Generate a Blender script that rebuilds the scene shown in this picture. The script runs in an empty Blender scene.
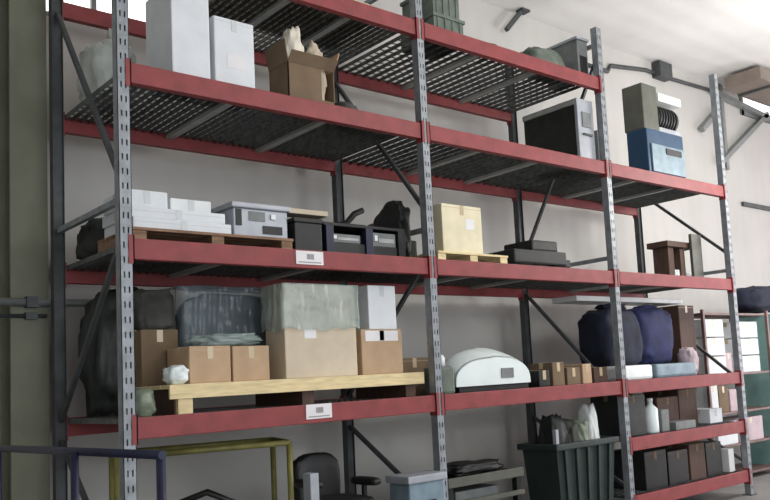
import bpy, bmesh, math, random
from mathutils import Vector, Matrix, noise, Euler
random.seed(7)
C = bpy.context.scene.collection
PI = math.pi

# ------------------------------------------------------------------ materials
def lin(c):
    f = lambda v: (v / 255) / 12.92 if v / 255 <= .04045 else ((v / 255 + .055) / 1.055) ** 2.4
    return (f(c[0]), f(c[1]), f(c[2]), 1)

def mat(name, c, rough=.6, metal=0.0, var=.12, scale=6.0, bump=0.0, bscale=30.0, c2=None,
        alpha=1.0, trans=0.0, emit=0.0, stretch=None, sheen=0.0):
    m = bpy.data.materials.new(name)
    m.use_nodes = True
    nt = m.node_tree; N = nt.nodes; L = nt.links
    b = N['Principled BSDF']
    b.inputs['Roughness'].default_value = rough
    b.inputs['Metallic'].default_value = metal
    tc = N.new('ShaderNodeTexCoord')
    src = tc.outputs['Object']
    if stretch:
        mp = N.new('ShaderNodeMapping'); mp.inputs['Scale'].default_value = stretch
        L.new(src, mp.inputs['Vector']); src = mp.outputs['Vector']
    nz = N.new('ShaderNodeTexNoise'); nz.inputs['Scale'].default_value = scale
    nz.inputs['Detail'].default_value = 5
    L.new(src, nz.inputs['Vector'])
    rp = N.new('ShaderNodeValToRGB')
    a = lin(c)
    lo = tuple(v * (1 - var) for v in a[:3]) + (1,)
    hi = lin(c2) if c2 else tuple(min(1, v * (1 + var)) for v in a[:3]) + (1,)
    rp.color_ramp.elements[0].position = .32; rp.color_ramp.elements[0].color = lo
    rp.color_ramp.elements[1].position = .68; rp.color_ramp.elements[1].color = hi
    L.new(nz.outputs['Fac'], rp.inputs['Fac'])
    L.new(rp.outputs['Color'], b.inputs['Base Color'])
    if bump:
        n2 = N.new('ShaderNodeTexNoise'); n2.inputs['Scale'].default_value = bscale; n2.inputs['Detail'].default_value = 4
        L.new(src, n2.inputs['Vector'])
        bp = N.new('ShaderNodeBump'); bp.inputs['Strength'].default_value = bump; bp.inputs['Distance'].default_value = .02
        L.new(n2.outputs['Fac'], bp.inputs['Height']); L.new(bp.outputs['Normal'], b.inputs['Normal'])
    b.inputs['Alpha'].default_value = alpha
    b.inputs['Transmission Weight'].default_value = trans
    if emit:
        b.inputs['Emission Color'].default_value = a; b.inputs['Emission Strength'].default_value = emit
    return m

M = dict(
    red=mat('red_paint', (138, 57, 59), .55, 0, .14, 9, .08, 60),
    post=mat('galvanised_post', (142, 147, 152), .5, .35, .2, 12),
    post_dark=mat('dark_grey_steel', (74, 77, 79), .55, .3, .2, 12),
    grating=mat('dark_grating_steel', (96, 100, 99), .55, .4, .35, 14),
    channel=mat('pale_channel_steel', (165, 168, 166), .5, .2, .12, 10),
    white_card=mat('white_cardboard', (222, 226, 230), .7, 0, .05, 5, .05),
    white_paint=mat('white_enamel', (226, 229, 230), .4, 0, .05, 6),
    kraft=mat('kraft_cardboard', (186, 158, 128), .8, 0, .1, 5, .06, 40),
    kraft_pale=mat('pale_kraft_cardboard', (206, 192, 170), .8, 0, .08, 5, .06, 40),
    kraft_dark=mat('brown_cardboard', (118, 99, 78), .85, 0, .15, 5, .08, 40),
    cream=mat('cream_cardboard', (226, 217, 186), .8, 0, .08, 6, .05, 40),
    tape=mat('parcel_tape', (196, 178, 146), .25, 0, .06, 8),
    tape_clear=mat('pale_tape', (205, 210, 212), .25, 0, .06, 8),
    pine=mat('pine_wood', (226, 206, 160), .7, 0, .16, 6, .1, 30, stretch=(1, 8, 8)),
    old_wood=mat('weathered_wood', (138, 108, 86), .8, 0, .3, 6, .15, 30, stretch=(1, 8, 8)),
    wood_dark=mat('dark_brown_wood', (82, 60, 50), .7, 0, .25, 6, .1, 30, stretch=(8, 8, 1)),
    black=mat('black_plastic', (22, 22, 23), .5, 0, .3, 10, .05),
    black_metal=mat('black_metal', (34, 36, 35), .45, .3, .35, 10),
    machine=mat('dark_green_machine', (36, 41, 38), .5, .2, .35, 9, .08),
    grey_metal=mat('light_grey_sheet_metal', (168, 172, 180), .4, .2, .1, 8),
    mid_grey=mat('mid_grey_plastic', (116, 120, 120), .55, 0, .18, 8, .05),
    grey_green=mat('grey_green_plastic', (98, 108, 98), .55, 0, .25, 8, .08),
    navy=mat('navy_fabric', (22, 28, 48), .8, 0, .4, 5, .3, 12),
    navy_bright=mat('blue_fabric', (32, 38, 80), .75, 0, .35, 5, .3, 12),
    navy_paint=mat('navy_paint', (26, 31, 56), .45, .1, .25, 8),
    blue=mat('blue_enamel', (38, 70, 100), .4, .1, .15, 6),
    pale_blue=mat('pale_blue_panel', (122, 142, 154), .45, .1, .2, 8),
    olive=mat('olive_grey_panel', (88, 90, 80), .55, 0, .15, 6),
    yellow=mat('olive_yellow_paint', (118, 114, 62), .5, .1, .25, 9),
    bin=mat('dark_green_polythene', (40, 52, 50), .5, 0, .2, 6, .05),
    film=mat('shrink_film', (178, 196, 192), .12, 0, .2, 5, .5, 9, alpha=.5),
    film_thin=mat('thin_shrink_film', (120, 136, 146), .1, 0, .25, 4, .6, 8, alpha=.42),
    film_bag=mat('cloudy_polythene', (196, 202, 196), .3, 0, .15, 6, .5, 12, alpha=.86),
    bag_green=mat('pale_green_polythene', (134, 144, 126), .35, 0, .3, 6, .4, 12),
    white_bag=mat('white_polythene', (232, 236, 236), .4, 0, .06, 6, .3, 10),
    white_shell=mat('white_moulded_plastic', (226, 236, 236), .35, 0, .05, 5, .05),
    paper=mat('crumpled_paper', (230, 224, 208), .85, 0, .1, 8, .4, 14),
    dark_wrap=mat('dark_stuffing', (70, 70, 66), .8, 0, .4, 6, .3, 14),
    teal=mat('teal_enamel', (128, 164, 160), .45, .1, .12, 5),
    column=mat('grey_green_column_paint', (116, 118, 100), .6, 0, .14, 3, .05),
    pipe=mat('grey_conduit', (140, 144, 144), .45, .3, .12, 8),
    brown_steel=mat('brown_painted_steel', (112, 88, 84), .5, .2, .2, 8),
    beam_brown=mat('brown_grey_beam_paint', (128, 116, 108), .6, 0, .12, 3),
    placard=mat('placard_card', (228, 226, 228), .5, 0, .03, 6),
    ink=mat('grey_print', (150, 146, 150), .6, 0, .08, 20),
    pink_card=mat('pinkish_carton', (196, 178, 184), .8, 0, .12, 6),
    concrete=mat('floor_concrete', (128, 126, 124), .75, 0, .15, 2.5, .1, 20),
    glow=mat('daylit_window_glass', (250, 248, 244), .3, 0, .02, 2, emit=1.6),
    frame_grey=mat('window_frame_paint', (120, 120, 118), .5, 0, .08, 6),
)

def wall_mat(name, c, rib_scale, axis, strength, rough=.8):
    m = mat(name, c, rough, 0, .07, .8)
    nt = m.node_tree; N = nt.nodes; L = nt.links; b = N['Principled BSDF']
    w = N.new('ShaderNodeTexWave'); w.wave_type = 'BANDS'; w.bands_direction = axis
    w.inputs['Scale'].default_value = rib_scale
    tc = [n for n in N if n.type == 'TEX_COORD'][0]
    L.new(tc.outputs['Object'], w.inputs['Vector'])
    bp = N.new('ShaderNodeBump'); bp.inputs['Strength'].default_value = strength; bp.inputs['Distance'].default_value = .03
    L.new(w.outputs['Fac'], bp.inputs['Height']); L.new(bp.outputs['Normal'], b.inputs['Normal'])
    return m
M['wall'] = wall_mat('wall_paint', (190, 188, 184), 1.2, 'X', .12)
M['ceiling'] = wall_mat('ceiling_paint', (232, 231, 230), .8, 'Y', .15)

# ------------------------------------------------------------------ mesh builder
class MB:
    def __init__(s): s.bm = bmesh.new()
    def box(s, x0, x1, y0, y1, z0, z1, bev=0.0, rot=None, piv=None):
        c = Vector(((x0 + x1) / 2, (y0 + y1) / 2, (z0 + z1) / 2))
        r = bmesh.ops.create_cube(s.bm, size=1)
        vs = r['verts']
        for v in vs:
            v.co = Vector((v.co.x * (x1 - x0), v.co.y * (y1 - y0), v.co.z * (z1 - z0))) + c
        if bev:
            es = list({e for v in vs for e in v.link_edges})
            rr = bmesh.ops.bevel(s.bm, geom=es, offset=bev, segments=2, affect='EDGES', profile=.6)
            vs = list({v for f in rr['faces'] for v in f.verts} | {v for v in vs if v.is_valid})
        if rot:
            m = Euler(rot).to_matrix(); p = Vector(piv) if piv else c
            for v in vs: v.co = m @ (v.co - p) + p
        return s
    def bar(s, a, b, w, h=None, up=(0, 0, 1)):
        h = h or w
        a = Vector(a); b = Vector(b); d = (b - a).normalized()
        u = Vector(up)
        if abs(d.dot(u)) > .98: u = Vector((1, 0, 0))
        sx = d.cross(u).normalized(); sz = sx.cross(d).normalized()
        q = []
        for p in (a, b):
            for i, j in ((-1, -1), (1, -1), (1, 1), (-1, 1)):
                q.append(s.bm.verts.new(p + sx * (i * w / 2) + sz * (j * h / 2)))
        for f in ((3, 2, 1, 0), (4, 5, 6, 7), (0, 1, 5, 4), (1, 2, 6, 5), (2, 3, 7, 6), (3, 0, 4, 7)):
            s.bm.faces.new([q[i] for i in f])
        return s
    def tube(s, pts, r, n=10, cap=True):
        pts = [Vector(p) for p in pts]; rings = []
        rr = r if isinstance(r, (list, tuple)) else [r] * len(pts)
        for i, p in enumerate(pts):
            d = (pts[min(i + 1, len(pts) - 1)] - pts[max(i - 1, 0)]).normalized()
            u = Vector((0, 0, 1)) if abs(d.z) < .95 else Vector((1, 0, 0))
            a = d.cross(u).normalized(); b = a.cross(d)
            rings.append([s.bm.verts.new(p + (a * math.cos(t) + b * math.sin(t)) * rr[i]) for t in [2 * PI * k / n for k in range(n)]])
        for A, B in zip(rings, rings[1:]):
            for k in range(n):
                f = s.bm.faces.new((A[k], A[(k + 1) % n], B[(k + 1) % n], B[k])); f.smooth = True
        if cap:
            s.bm.faces.new(rings[0][::-1]); s.bm.faces.new(rings[-1])
        return s
    def lathe(s, c, prof, n=24):
        rings = []
        for r, z in prof:
            rings.append([s.bm.verts.new((c[0] + r * math.cos(2 * PI * k / n), c[1] + r * math.sin(2 * PI * k / n), c[2] + z)) for k in range(n)])
        for A, B in zip(rings, rings[1:]):
            for k in range(n):
                f = s.bm.faces.new((A[k], A[(k + 1) % n], B[(k + 1) % n], B[k])); f.smooth = True
        s.bm.faces.new(rings[0][::-1]); s.bm.faces.new(rings[-1])
        return s
    def blob(s, c, sz, amp=.12, freq=2.2, seed=0, sq=.6, flat=True, sub=4):
        """soft lump: squared ellipsoid with folds and a flattened foot; c is the middle of its foot"""
        r = bmesh.ops.create_icosphere(s.bm, subdivisions=sub, radius=1)
        o = Vector((seed * 3.7, seed * 1.3, seed * 5.1))
        vs = r['verts']
        for v in vs:
            d = v.co.normalized()
            p = Vector([math.copysign(abs(t) ** sq, t) for t in d])
            k = 1 + amp * noise.noise(d * freq + o) + amp * .5 * noise.noise(d * freq * 2.7 + o)
            v.co = p * k
        zs = [v.co.z for v in vs]; lo, hi = min(zs), max(zs)
        xs = max(abs(v.co.x) for v in vs); ys = max(abs(v.co.y) for v in vs)
        for v in vs:
            z = (v.co.z - lo) / (hi - lo)
            if flat: z = max(0, (z - .08) / .92)
            v.co = Vector((c[0] + v.co.x / xs * sz[0] / 2, c[1] + v.co.y / ys * sz[1] / 2, c[2] + z * sz[2]))
            for f in v.link_faces: f.smooth = True
        return s
    def grid(s, fn, nu, nv, close=False):
        g = [[s.bm.verts.new(fn(u / nu, v / nv)) for v in range(nv + 1)] for u in range(nu + 1)]
        for u in range(nu):
            for v in range(nv):
                f = s.bm.faces.new((g[u][v], g[u + 1][v], g[u + 1][v + 1], g[u][v + 1])); f.smooth = True
        return s
    def prism(s, poly, y0, y1):
        """outline in x,z pulled from y0 to y1"""
        a = [s.bm.verts.new((x, y0, z)) for x, z in poly]; b = [s.bm.verts.new((x, y1, z)) for x, z in poly]
        n = len(poly)
        s.bm.faces.new(a); s.bm.faces.new(b[::-1])
        for i in range(n): s.bm.faces.new((a[i], b[i], b[(i + 1) % n], a[(i + 1) % n]))
        bmesh.ops.recalc_face_normals(s.bm, faces=s.bm.faces)
        return s
    def build(s, name, m, parent=None, label=None, solid=0.0):
        me = bpy.data.meshes.new(name)
        if parent is not None:
            w = world_loc(parent)
            bmesh.ops.translate(s.bm, verts=s.bm.verts, vec=-w)
            loc = Vector((0, 0, 0))
        else:
            n = max(1, len(s.bm.verts))
            xs = [v.co.x for v in s.bm.verts]; ys = [v.co.y for v in s.bm.verts]; zs = [v.co.z for v in s.bm.verts]
            loc = Vector(((min(xs) + max(xs)) / 2, (min(ys) + max(ys)) / 2, min(zs)))
            bmesh.ops.translate(s.bm, verts=s.bm.verts, vec=-loc)
        s.bm.to_mesh(me); s.bm.free()
        me.materials.append(M[m])
        o = bpy.data.objects.new(name, me); C.objects.link(o)
        o.location = loc
        if parent is not None: o.parent = parent
        if label: o['label'] = label
        if solid:
            md = o.modifiers.new('thick', 'SOLIDIFY'); md.thickness = solid; md.offset = 0
        return o

def world_loc(o):
    v = Vector((0, 0, 0))
    while o is not None:
        v += o.location; o = o.parent
    return v

def tag(o, label, cat, group=None):
    o['label'] = label; o['category'] = cat
    if group: o['group'] = group
    return o
def thing(name, label, cat, loc, group=None):
    o = bpy.data.objects.new(name, None); C.objects.link(o); o.location = loc; o.empty_display_size = .1
    return tag(o, label, cat, group)
def struct(name, mb, m):
    o = mb.build(name, m); o['kind'] = 'structure'; return o

# ------------------------------------------------------------------ the setting
DP = 1.289                                # rack depth, front post to back post
PX = [0.0, 2.551, 5.068, 7.425]           # upright frames along the aisle
LZ = [4.673, 3.763, 2.605, 1.470, 0.884, 0.300]   # beam tops
HB = .136
WY = 1.72
struct('floor', MB().box(-5, 16, -14, WY + .2, -.2, 0), 'concrete')
struct('ceiling', MB().box(-5, 16, -14, WY + .2, 6.2, 6.4), 'ceiling')
w = MB()                                   # back wall with the high window opening
wx0, wx1, wz0, wz1 = -.25, 1.15, 4.72, 5.5
w.box(-5, wx0, WY, WY + .2, 0, 6.2).box(wx1, 16, WY, WY + .2, 0, 6.2)
w.box(wx0, wx1, WY, WY + .2, 0, wz0).box(wx0, wx1, WY, WY + .2, wz1, 6.2)
struct('wall_back', w, 'wall')
struct('wall_left', MB().box(-5.2, -5, -14, WY + .2, 0, 6.2), 'wall')
struct('wall_right', MB().box(16, 16.2, -14, WY + .2, 0, 6.2), 'wall')
f = MB()
f.box(wx0, wx0 + .05, WY + .02, WY + .12, wz0, wz1).box(wx1 - .05, wx1, WY + .02, WY + .12, wz0, wz1)
f.box(wx0, wx1, WY + .02, WY + .12, wz0, wz0 + .05).box(wx0, wx1, WY + .02, WY + .12, wz1 - .05, wz1)
f.box(.43, .47, WY + .02, WY + .12, wz0, wz1)
wf = struct('window_1', f, 'frame_grey')
MB().box(wx0 + .05, wx1 - .05, WY + .06, WY + .07, wz0 + .05, wz1 - .05).build('pane', 'glow', wf)
# roof-level window strip far to the right
f = MB()
f.box(11.3, 14.5, WY - .03, WY, 5.82, 5.90).box(11.3, 14.5, WY - .03, WY, 6.14, 6.19).box(11.3, 11.38, WY - .03, WY, 5.82, 6.19)
wf = struct('window_2', f, 'frame_grey')
MB().box(11.38, 14.4, WY - .015, WY - .005, 5.90, 6.14).build('pane', 'glow', wf)
struct('trim_1', MB().box(11.05, 15.9, WY - .05, WY, 4.19, 4.26), 'post_dark')

# ------------------------------------------------------------------ upright frames
def post_mesh(x, y, top, sgn, bottom=0.012):
    m = MB(); hw = .04; hd = .0375
    yf = y - sgn * hd                      # slotted face looks to the outside of the frame
    t = .004
    a, b = sorted((yf, yf + sgn * t))
    m.box(x - hw, x - hw + .02, a, b, bottom, top).box(x + hw - .02, x + hw, a, b, bottom, top)
    m.box(x - .010, x + .010, a, b, bottom, top)
    z = bottom
    while z < top - .03:
        m.box(x - hw + .02, x - .010, a, b, z, z + .055).box(x + .010, x + hw - .02, a, b, z, z + .055)
        z += .095
    c, d = sorted((yf, yf + sgn * 2 * hd))
    m.box(x - hw, x - hw + t, c, d, bottom, top).box(x + hw - t, x + hw, c, d, bottom, top)
    e, g = sorted((yf + sgn * .05, yf + sgn * .054))
    m.box(x - hw + t, x + hw - t, e, g, bottom, top)
    return m
FR = [dict(lab='leftmost grey slotted rack upright frame, beside the grey-green column', top=(5.25, 5.25),
           h=(.25, 2.86, 5.1), d=((4.55, 3.0), (1.45, 2.6), (1.3, .35))),
      dict(lab='second grey rack upright frame from the left, beside the cream carton', top=(5.25, 5.25),
           h=(.25, 2.86, 5.1), d=((4.5, 3.05), (1.5, 2.6), (1.2, .5))),
      dict(lab='third grey rack upright frame from the left, beside the dark wheeled bin', top=(5.23, 5.23),
           h=(.25, 2.75, 5.05), d=((2.9, 4.85), (2.5, 1.3), (1.1, .4))),
      dict(lab='rightmost grey rack upright frame, nearest the teal cabinet', top=(5.2, 4.0),
           h=(.25, 2.72), d=((3.95, 2.95), (2.4, 1.4), (1.1, .4)))]
for x, F in zip(PX, FR):
    t = thing('upright_frame', F['lab'], 'rack frame', (x, DP / 2, 0), 'rack upright frames')
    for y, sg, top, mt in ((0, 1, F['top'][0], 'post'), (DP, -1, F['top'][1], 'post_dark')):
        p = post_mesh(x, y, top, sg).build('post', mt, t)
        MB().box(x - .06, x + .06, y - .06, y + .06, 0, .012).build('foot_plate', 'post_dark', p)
    for z in F['h']:
        MB().box(x - .018, x + .018, .039, DP - .039, z - .02, z + .02).build('horizontal_brace', 'post', t)
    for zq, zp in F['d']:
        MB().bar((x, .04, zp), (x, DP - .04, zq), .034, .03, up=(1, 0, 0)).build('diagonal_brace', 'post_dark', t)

# ------------------------------------------------------------------ beams and decks
LEV = ['topmost level', 'second level from the top', 'third level from the top', 'fourth level from the top',
       'fifth level from the top', 'lowest level']
BAY = ['left bay', 'middle bay', 'right bay']
def beam(bay, l, back):
    x0, x1 = PX[bay] + .043, PX[bay + 1] - .043
    z1 = LZ[l]; z0 = z1 - HB
    y = DP if back else 0.0; s = -1 if back else 1
    lab = 'red steel %s beam of the rack, %s, %s' % ('back' if back else 'front', LEV[l], BAY[bay])
    t = thing('rack_beam', lab, 'rack beam', ((x0 + x1) / 2, y, z0), 'red rack beams')
    m = MB()
    yo = sorted((y - s * .034, y + s * .004)); yi = sorted((y + s * .004, y + s * .03))
    m.box(x0, x1, yo[0], yo[1], z0, z1, .006)
    m.box(x0, x1, yi[0], yi[1], z0, z1 - .042, .004)
    m.build('beam_rail', 'red', t)
    for xa, xb, xl in ((x0 - .002, x0 + .006, x0 - .03), (x1 - .006, x1 + .002, x1 + .03)):
        e = MB(); q = sorted((y - s * .044, y + s * .036)); e.box(xa, xb, q[0], q[1], z0 - .03, z1 + .02)
        q = sorted((y - s * .044, y - s * .0385)); e.box(min(xa, xl), max(xb, xl), q[0], q[1], z0 - .03, z1 + .02)
        e.build('end_connector', 'red', t)
    return t
def placard(t, x0, x1, z0, z1):
    p = MB().box(x0, x1, -.040, -.0345, z0, z1).build('placard', 'placard', t, 'white placard with grey print')
    m = MB()
    cx = (x0 + x1) / 2; cz = (z0 + z1) / 2
    m.box(cx - .025, cx + .035, -.0415, -.040, cz - .012, cz + .028).box(x0 + .02, x1 - .02, -.0415, -.040, z0 + .012, z0 + .02)
    m.build('print', 'ink', p)
def deck(bay, l, x0=None, x1=None, chan=2):
    a = PX[bay] + .05 if x0 is None else x0; b = PX[bay + 1] - .05 if x1 is None else x1
    z = LZ[l]; y0, y1 = .008, DP - .008
    t = thing('deck_grating', 'dark steel grating shelf deck on the %s, %s' % (LEV[l], BAY[bay]), 'shelf deck', ((a + b) / 2, DP / 2, z - .042), 'steel grating decks')
    m = MB()
    n = int((b - a) / (.10 if bay == 1 and l < 2 else .06))
    for i in range(n + 1):
        x = a + (b - a) * i / n
        m.box(x - .0025, x + .0025, y0, y1, z - .042, z - .006)
    k = 14
    for i in range(k + 1):
        y = y0 + .01 + (y1 - y0 - .02) * i / k
        m.box(a, b, y - .004, y + .004, z - .016, z - .006)
    m.build('grating', 'grating', t)
    for i in range(chan):
        x = a + (b - a) * (i + 1) / (chan + 1)
        MB().box(x - .03, x + .03, .036, DP - .036, z - .07, z - .042).build('support_channel', 'channel', t)
    return t
for bay, levels in ((0, (0, 1, 2, 3)), (1, (0, 1, 2, 3)), (2, (1, 2, 3, 4, 5))):
    for l in levels:
        fb = beam(bay, l, False)
        beam(bay, l, True)
        if (bay, l) == (0, 2): placard(fb, 1.235, 1.47, LZ[2] - .11, LZ[2] - .01)
        if (bay, l) == (0, 3): placard(fb, 1.27, 1.49, LZ[3] - .105, LZ[3] + .0)
        if (bay, l) == (0, 0): deck(0, 0, .80, None, 2)
        else: deck(bay, l, None, None, 2)
T = [z - .006 for z in LZ]

# ------------------------------------------------------------------ goods
def carton(label, x0, x1, y0, y1, z0, z1, m='kraft', tp='tape', group=None, name='carton', cat='box', rz=0.0, lbl=None, bulge=.006):
    cx, cy = (x0 + x1) / 2, (y0 + y1) / 2
    t = thing(name, label, cat, (cx, cy, z0), group)
    MB().box(x0, x1, y0, y1, z0, z1, .008).build('carton_body', m, t)
    w = min(.05, (y1 - y0) * .2)
    d = MB(); d.box(x0 - .0015, x1 + .0015, cy - w / 2, cy + w / 2, z1 - .06, z1 + .0015)
    d.build('tape', tp, t)
    g = MB(); g.box(cx - .022, cx + .022, y0 - .002, y0, z1 - .09, z1 - .004)
    if (x1 - x0) > .3: g.box(x0 + .004, x1 - .004, y0 - .0012, y0, z1 - .03, z1 - .027)
    g.build('flap_tape', tp, t)
    if lbl:
        a, b, c, e = lbl
        MB().box(x0 + a * (x1 - x0), x0 + b * (x1 - x0), y0 - .002, y0, z0 + c * (z1 - z0), z0 + e * (z1 - z0)).build('shipping_label', 'placard', t, 'white label')
    t.rotation_euler = (0, 0, rz)
    return t
def pallet(label, x0, x1, y0, y1, z0, h, m='old_wood', blocks=3, name='pallet'):
    t = thing(name, label, 'pallet', ((x0 + x1) / 2, (y0 + y1) / 2, z0))
    tt = max(.018, h * .2); n = 6
    for i in range(n):
        w = (y1 - y0) / n
        MB().box(x0, x1, y0 + i * w, y0 + i * w + w * .8, z0 + h - tt, z0 + h, .002).build('deck_board', m, t)
    for i in range(blocks):
        x = x0 + .05 + (x1 - x0 - .1) * i / (blocks - 1)
        MB().box(x - .045, x + .045, y0 + .01, y1 - .02, z0, z0 + h - tt).build('stringer', m, t)
    return t

# ---- second level, left bay: two white cartons, torn carton, bag, rail
B = T[1]
carton('tall white carton standing on the second shelf, cut off by the top of the photo', .375, .655, .06, .50, B, B + .70, 'white_card', 'tape_clear', 'white cartons high on the rack')
carton('smaller white carton right of the tall white one on the second shelf', .69, 1.005, .06, .48, B, B + .525, 'white_card', 'tape_clear', 'white cartons high on the rack', lbl=(.3, .8, .3, .5))
t = thing('open_carton', 'torn open brown carton with flaps up on the second shelf', 'box', (1.5, .35, B))
m = MB()
x0, x1, y0, y1, z1 = 1.30, 1.72, .08, .36, B + .32
m.box(x0, x1, y0, y1, B, B + .01).box(x0, x0 + .008, y0, y1, B, z1).box(x1 - .008, x1, y0, y1, B, z1)
m.box(x0, x0 + .30, y0, y0 + .008, B, z1).box(x0 + .30, x1, y0, y0 + .008, B, B + .07).box(x0, x1, y1 - .008, y1, B, z1)
m.build('carton_body', 'kraft_dark', t)
m = MB(); m.box(x0, x1, y0 - .004, y0 + .004, z1, z1 + .10, 0, (.75, 0, 0), (1.5, y0, z1)).build('flap', 'kraft_dark', t)
m = MB(); m.box(x1 - .004, x1 + .004, y0, y1, z1, z1 + .18, 0, (0, .35, 0), (x1, .22, z1)).build('flap', 'kraft', t)
m = MB(); m.box(x0 - .004, x0 + .004, y0, y1, z1, z1 + .18, 0, (0, -.1, 0), (x0, .22, z1)).build('flap', 'kraft_dark', t)
m = MB(); m.box(x0, x1, y1 - .004, y1 + .004, z1, z1 + .20, 0, (-.3, 0, 0), (1.5, y1, z1)).build('flap', 'kraft_dark', t)
tag(MB().blob((1.42, .22, B + .011), (.20, .22, .66), .3, 2.6, 3, .75).build('crumpled_paper', 'paper'),
    'crumpled cream paper sticking up out of the torn brown carton', 'paper')
tag(MB().blob((1.62, .22, B + .011), (.17, .22, .58), .28, 2.4, 5, .8).build('packing_bundle', 'kraft_pale'),
    'tan packing bundle lying in the open side of the torn carton', 'packing')
tag(MB().blob((1.90, .22, B), (.20, .2, .14), .2, 2.4, 8, .7).build('packing_wad', 'dark_wrap'), 'small grey wad of packing right of the torn brown carton', 'packing')
t = thing('metal_rail', 'long grey metal rail lying flat behind the second shelf front edge', 'rail', (2.2, .42, B))
m = MB(); m.box(1.86, 2.48, .36, .50, B, B + .02).box(1.86, 2.48, .36, .372, B + .02, B + .14).box(1.86, 2.48, .488, .50, B + .02, B + .14)
m.build('channel', 'mid_grey', t)
for x in (1.9, 2.17, 2.44): MB().box(x - .015, x + .015, .372, .488, B + .06, B + .09).build('spacer', 'channel', t)
o = MB().blob((.27, .95, B), (.40, .46, .52), .22, 2.5, 11, .7).build('polythene_bag', 'film_bag'); tag(o, 'cloudy polythene bag at the left end of the second shelf', 'bag')
MB().tube([(.27, .95, B + .50), (.28, .94, B + .56), (.31, .93, B + .60)], [.03, .022, .05], 10).build('tied_neck', 'film_bag', o)

# ---- second level, middle bay: deep dark cabinet with a pale front
t = thing('appliance', 'deep dark cabinet with pale grey front at the right of the middle bay, second shelf', 'appliance', (4.86, .45, B))
MB().box(4.72, 4.97, 0.08, .80, B + .02, B + .60, .01).build('casing', 'machine', t, 'dark casing')
MB().box(4.715, 4.975, .04, .08, B + .02, B + .66, .008).build('front_panel', 'grey_metal', t, 'pale grey front')
MB().box(4.713, 4.977, .08, .81, B + .60, B + .66, .006).build('lid', 'channel', t, 'pale lid')
MB().box(4.78, 4.92, .028, .04, B + .36, B + .52, .004).build('control_plate', 'mid_grey', t)
MB().bar((4.78, .03, B + .28), (4.92, .03, B + .28), .02).build('handle', 'post_dark', t)
for x in (4.75, 4.94):
    for y in (.12, .75): MB().box(x - .02, x + .02, y - .02, y + .02, B, B + .02).build('foot', 'black', t)

# ---- second level, right bay: blue machine
t = thing('blue_machine', 'blue and olive machine cabinet standing on the second shelf, right bay', 'machine', (6.5, .45, B))
x0, x1 = 6.05, 6.80
MB().box(x0, x1, .12, .40, B + .03, B + .58, .012).build('lower_cabinet', 'blue', t, 'blue lower cabinet')
MB().box(x0 + .06, x1 - .02, .10, .12, B + .07, B + .40, .006).build('front_panel', 'pale_blue', t, 'pale blue front panel')
MB().box(x0 + .34, x1 - .1, .088, .10, B + .30, B + .37).build('vent', 'black', t)
MB().box(x0, x0 + .30, .14, .42, B + .58, B + 1.12, .012).build('upper_cabinet', 'olive', t, 'olive grey upper cabinet')
MB().box(x0 + .30, x1, .14, .39, B + .58, B + .64, .006).build('worktop', 'grey_metal', t)
mo = MB().tube([(6.38, .30, B + .79), (6.80, .30, B + .79)], .15, 20).build('motor', 'black', t, 'black motor')
mm = MB()
for k in range(7): mm.tube([(6.41 + k * .055, .30, B + .79), (6.435 + k * .055, .30, B + .79)], .162, 20)
mm.build('cooling_fins', 'black_metal', mo)
MB().box(6.38, 6.86, .14, .44, B + .96, B + 1.06, .01).build('white_cap', 'white_paint', t, 'white cap')
MB().box(6.36, 6.42, .32, .38, B + .64, B + .96, .01).build('bracket', 'black_metal', t)
MB().box(6.40, 6.62, .15, .24, B + .42, B + .56, .006).build('gauge_box', 'mid_grey', t)
for x in (x0 + .06, x1 - .06):
    for y in (.17, .36): MB().lathe((x, y, B), [(.03, 0), (.03, .03)], 12).build('foot', 'black', t)
tag(MB().box(5.24, 5.34, .2, .9, B, B + .44, .006).build('pale_board', 'channel'), 'pale grey panel standing just right of the third frame, second shelf', 'panel')

# ---- topmost level
A = T[0]
def crate(label, x0, x1, y0, y1, z0, h, m, group):
    t = thing('crate', label, 'crate', ((x0 + x1) / 2, (y0 + y1) / 2, z0), group)
    b = MB(); s = .012
    b.box(x0, x1, y0, y1, z0, z0 + s).box(x0, x1, y0, y0 + s, z0 + s, z0 + h - .03).box(x0, x1, y1 - s, y1, z0 + s, z0 + h - .03)
    b.box(x0, x0 + s, y0 + s, y1 - s, z0 + s, z0 + h - .03).box(x1 - s, x1, y0 + s, y1 - s, z0 + s, z0 + h - .03)
    b.build('crate_body', m, t)
    r = MB(); r.box(x0 - .015, x1 + .015, y0 - .015, y0 + s, z0 + h - .03, z0 + h).box(x0 - .015, x1 + .015, y1 - s, y1 + .015, z0 + h - .03, z0 + h)
    r.box(x0 - .015, x0 + s, y0 + s, y1 - s, z0 + h - .03, z0 + h).box(x1 - s, x1 + .015, y0 + s, y1 - s, z0 + h - .03, z0 + h)
    r.build('rim', m, t)
    k = MB()
    for i in range(4):
        x = x0 + (x1 - x0) * (i + .5) / 4
        k.box(x - .008, x + .008, y0 - .008, y0, z0 + .01, z0 + h - .03)
    k.build('ribs', m, t)
    return t
crate('grey-green crate at the bottom of the stack on the topmost shelf', 2.86, 3.22, .12, .6, A, .22, 'grey_green', 'crates on the topmost shelf')
crate('grey-green crate on top of the stack on the topmost shelf', 2.88, 3.20, .14, .58, A + .22, .26, 'grey_green', 'crates on the topmost shelf')
tag(MB().blob((3.62, .2, A), (.24, .2, .12), .2, 2, 21, .7).build('rag', 'wood_dark'), 'small brown rag on the front edge of the topmost shelf', 'rag')
tag(MB().blob((4.52, .32, A), (.62, .4, .30), .2, 2.2, 23, .75).build('tarpaulin', 'grey_green'), 'folded grey-green tarpaulin left of the grey housing, topmost shelf', 'tarpaulin')
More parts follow.
